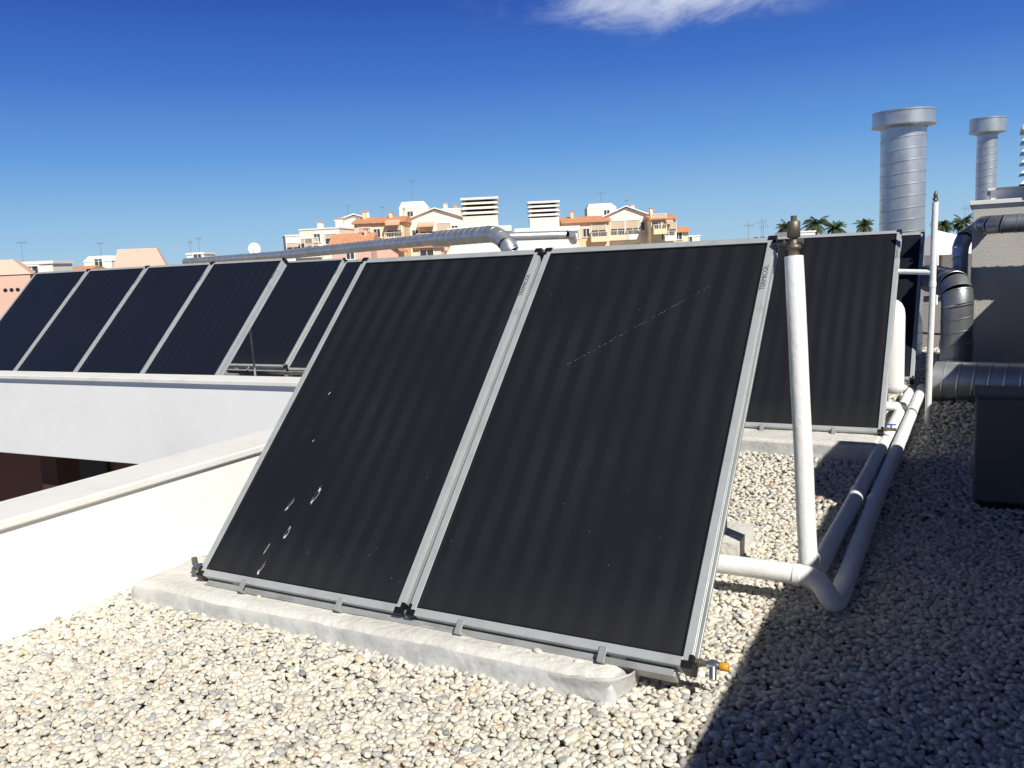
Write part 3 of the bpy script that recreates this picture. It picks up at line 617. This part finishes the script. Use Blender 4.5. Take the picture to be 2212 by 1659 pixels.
building('apartment_house','cream block with flat roof behind the gabled house',-10.8,-6.2,110,6,8.1,W_peach,'flat',wins=((-9.8,7.0,'small'),),stacks=((-8.2,8.2,9.0,.5),(-6.9,8.2,8.7,.4)))
building('apartment_house','cream gabled house with stacked balconies and awnings',-12.1,-5.6,103,8,6.8,W_cream,'gable_front',7.9,wins=((-11.3,4.6,'small'),(-6.6,4.9,'small'),(-11.3,2.2,'small')),balc=((-9.9,4.1,2.4,W_peach),(-7.9,4.1,1.8,W_white),(-9.2,1.2,4,W_peach)),stacks=((-6.5,6.9,8.1,.35),))
building('house','pink house with terracotta roof among taller blocks',-16.6,-13.0,80,5,3.7,W_pink,'slope',4.7,wins=((-14.9,2.3,'small'),),stacks=((-13.6,3.8,5.0,.3),))
building('house','low pink house with pitched roof below the blocks',-13.6,-11.0,84,5,2.9,W_pink,'gable_front',4.0)
building('house','low orange roofed house beside the duct',-10.5,-7.5,92,5,3.4,W_peach,'slope',4.1,wins=((-9,2.3,'wide'),))
building('apartment_house','orange house with terracotta roof and shuttered windows',6.0,11.2,99,8,5.5,W_orange,'slope',6.15,wins=((7.0,3.6,'wide'),(8.6,3.7,'small'),(7.0,1.6,'wide')),balc=((10.0,3.2,1.9,W_peach),),stacks=((7.2,5.7,6.7,.35),))
building('roof_tower','peach flat stair tower above the houses',9.6,13.2,108,4,7.3,W_cream,'hood',7.9,wins=((12.0,6.1,'small'),))
building('apartment_house','cream gabled house with wide balconies and awnings',11.0,15.9,101,8,5.95,W_cream,'gable_front',6.95,wins=((15.2,4.2,'small'),),balc=((12.4,3.3,2.2,W_peach),(14.2,3.3,1.6,W_white)),stacks=((14.6,6.0,7.2,.35),))
building('apartment_house','yellow house with terracotta roof and stacked balconies',15.8,18.5,98,8,5.4,W_yellow,'slope',5.95,balc=((16.7,3.7,1.5,W_yellow),(17.8,2.9,1.2,W_white)),stacks=((16.3,5.6,6.6,.3),))
building('house','small orange house with terracotta roof',18.3,20.4,100,5,3.9,W_peach,'slope',4.4,wins=((19.3,2.9,'small'),))
building('house','small white house on the horizon',20.6,22.6,104,5,3.2,W_white,'flat',wins=((21.3,2.3,'small'),))
building('house','low white house seen beyond the collectors',29.5,32.2,92,5,2.9,W_white,'flat')
building('house','low white house beside the palms',27.2,28.6,95,5,2.3,W_cream,'flat')
building('house','pink rendered house with small vent holes',-21.0,-17.55,31,1.6,1.9,W_pink,'hood',2.45,rot=.35,holes=((-18.0,1.35,.07),(-18.2,1.35,.07),(-18.4,1.35,.07)))
building('house','low cream house with antennas',-25.7,-23.9,45,2,2.5,W_cream,'flat',wins=((-25,1.5,'small'),))
building('house','low house with terracotta roof',-32.4,-29.6,60,3,2.2,W_cream,'slope',2.55)
building('house','small cream roof pavilion with antenna',-39.6,-37.0,80,3,3.2,W_cream,'hood',3.7,wins=((-38.2,2.5,'small'),))
building('rooftop_hood','pink rendered rooftop hood with sloping sides',-18.3,-16.1,40,1.4,2.0,W_pink,'hood',2.9,cat='rooftop hood',rot=.3)
building('house','small cream roof pavilion with masts',-30.0,-28.4,80,3,3.4,W_cream,'flat',wins=((-29,2.6,'small'),))
building('house','low cream house at the skyline',-26.6,-23.2,84,4,2.5,W_cream,'slope',2.8)
# ------------------------------------------------------------------ rooftop building with louvred chimneys
building('rooftop_housing','white rooftop housing with louvred chimneys on the wing',-1.75,-.05,25,2.2,2.40,W_white,'flat',base=0,cat='rooftop housing')
building('rooftop_housing','low white rooftop housing beside the duct',.2,2.2,28.6,2.2,2.42,W_white,'flat',base=0,cat='rooftop housing')
building('apartment_house','cream house low between the louvred chimneys',-2.5,6.5,96,6,3.5,W_cream,'flat',wins=((-1.6,2.2,'wide'),(.6,2.2,'small'),(2.5,2.2,'wide'),(4.8,2.2,'small')),stacks=((.4,3.6,4.5,.5),(5.2,3.6,4.8,.9)))
def louvre(label,s,F,z0,z1,w,dp):
    e=thing('louvred_chimney',label,'chimney',street(s,F,z0),(0,0,TH),'white louvred chimneys'); H=z1-z0
    g=Geo(); g.box(-w*.46,w*.46,0,dp,0,H*.38); g.obj('base',W_louvre,e,.01)
    g=Geo(); g.box(-w*.36,w*.36,dp*.12,dp*.88,H*.38,H*.9); g.obj('flue_core',M_dark,e)
    for k in range(3):
        z=H*(.44+k*.165); g=Geo(); a=w*.5;b=w*.44
        g.add([(-a,-.05,z),(a,-.05,z),(a,dp+.05,z),(-a,dp+.05,z),(-b,.02,z+H*.085),(b,.02,z+H*.085),(b,dp-.02,z+H*.085),(-b,dp-.02,z+H*.085)],[(3,2,1,0),(4,5,6,7),(0,1,5,4),(1,2,6,5),(2,3,7,6),(3,0,4,7)]); g.obj('slat',W_louvre,e)
    g=Geo(); g.box(-w*.5,w*.5,-.06,dp+.06,H*.92,H); g.obj('cap',M_cope,e,.01)
louvre('white chimney with three louvre slabs and grey cap',-.86,25.2,2.56,3.40,1.10,1.0)
louvre('white chimney with three louvre slabs and grey cap',1.14,29,2.58,3.45,1.08,1.0)
# canopy
e=thing('canopy','white peaked fabric canopy beyond the ducts','canopy',street(11.3,22,0),(0,0,TH))
g=Geo(); g.add([(-1.0,-1,1.2),(1.2,-1,1.2),(1.2,1.4,1.2),(-1.0,1.4,1.2),(-.4,.2,1.80)],[(0,1,4),(1,2,4),(2,3,4),(3,0,4),(3,2,1,0)]); g.obj('fabric_top',W_white,e)
for (x,y) in ((-1,-1),(1.2,-1),(1.2,1.4),(-1,1.4)):
    g=Geo(); g.sweep([(x*.97,y*.97,0),(x*.97,y*.97,1.2)],.03,8); g.obj('post',M_pipe,e)
# dish + antennas
e=thing('satellite_dish','grey satellite dish on a mast','satellite dish',street(-8.9,30,0),(0,0,TH))
g=Geo(); g.sweep([(0,.1,0),(0,.1,2.35)],.025,8); g.obj('mast',M_mast,e)
g=Geo(); vs=[];fs=[];n=20
for i in range(7):
    rr=.22*i/6
    for k in range(n):
        a=2*math.pi*k/n; vs.append((rr*math.cos(a),-.7*(rr**2),2.36+rr*math.sin(a)))
for i in range(6):
    for k in range(n): fs.append((i*n+k,i*n+(k+1)%n,(i+1)*n+(k+1)%n,(i+1)*n+k))
g.add(vs,fs,0,True); o=g.obj('reflector',M_cope,e); o.rotation_euler=(0,0,.5); sm=o.modifiers.new('t','SOLIDIFY'); sm.thickness=.01
g=Geo(); g.sweep([(0,-.02,2.15),(.06,-.3,2.33)],.008,6); g.obj('feed_arm',M_mast,e)
def antenna(s,F,z0,z1,w):
    e=thing('tv_antenna','thin metal television antenna on a mast','antenna',street(s,F,z0),(0,0,TH+random.uniform(-.8,.8)),'television antennas')
    rr=.00018*F; H=z1-z0; w*=.7
    g=Geo(); g.sweep([(0,0,0),(0,0,H)],rr*1.2,6); g.obj('mast',M_mast,e)
    g=Geo(); g.sweep([(-w/2,0,H*.93),(w/2,0,H*.96)],rr*.8,5)
    for k in range(5): x=-w/2+w*k/4; l=.10+.04*k; g.sweep([(x,-l,H*.945),(x,l,H*.945)],rr*.6,4); g.sweep([(x,0,H*.945-l*.8),(x,0,H*.945+l*.8)],rr*.6,4)
    g.obj('elements',M_mast,e)
for a in ((-12.2,110,9.4,12.0,1.1),(-20,108,8,9.1,.9),(-14.6,100,7.1,8.2,.8),(11.3,108,7.9,9.2,1.0),(-37.9,80,3.7,4.9,1.1),(-29.6,80,3.5,4.6,.9),(-28.8,80,3.5,4.9,.8),(-25.4,45,2.6,3.7,.8),
          (16.4,60,-2,3.4,1.0),(17.3,60,-2,3.6,.9),(18.0,62,-2,3.3,.9),(13.5,101,6.9,7.7,.7),(36.5,70,-2,4.2,.8)):
    antenna(*a)
# ------------------------------------------------------------------ palms
M_leaf=mat('palm_leaf',(.06,.09,.03),.55,0,.45,2.0); M_trunk=mat('palm_trunk',(.14,.10,.07),.9,0,.3,3)
def palm(s,F,zc,R,seed):
    rd=random.Random(seed)
    e=thing('palm_tree','palm tree with spreading green fronds above the rooftops','palm tree',street(s,F,-9),(0,0,rd.uniform(0,6)),'palms beyond the roofs'); H=zc+9
    g=Geo(); g.sweep([(.1*math.sin(k*.5),0,H*k/10) for k in range(11)],[.28-.012*k+(.02 if k%2 else 0) for k in range(11)],10); g.obj('trunk',M_trunk,e)
    g=Geo()
    for q in range(52):
        az=rd.uniform(0,2*math.pi); el=rd.uniform(-.8,1.2); Lr=R*rd.uniform(.65,1.08)
        d=Vector((math.cos(az)*math.cos(el),math.sin(az)*math.cos(el),math.sin(el))); p=Vector((.1*math.sin(5),0,H)); pts=[p.copy()]
        n=10
        for k in range(n):
            p=p+d*(Lr/n); d=(d+Vector((0,0,-.14))).normalized(); pts.append(p.copy())
        for k in range(1,n+1):
            for h in (0,.33,.66):
                a=pts[k-1].lerp(pts[k],h); t=(pts[k]-pts[k-1]).normalized(); side=t.cross(Vector((0,0,1))).normalized()
                ll=R*.28*math.sin(math.pi*min(.97,(k+h)/(n+1.5)))+.08
                for sg in (-1,1):
                    tip=a+(side*sg*.8+t*.55+Vector((0,0,-.45+rd.uniform(-.2,.1)))).normalized()*ll
                    g.add([a-t*.03,a+t*.03,tip],[(0,1,2)])
        g.sweep(pts,[.02]*len(pts),4)
    g.obj('crown',M_leaf,e,recalc=False)
for i,(s,z,R) in enumerate(((35.0,3.9,1.7),(38.6,4.1,2.1),(40.9,3.4,1.8),(44.8,3.6,1.6),(54.5,3.2,1.7),(57.2,3.4,1.8))): palm(s,110,z,R,i+3)
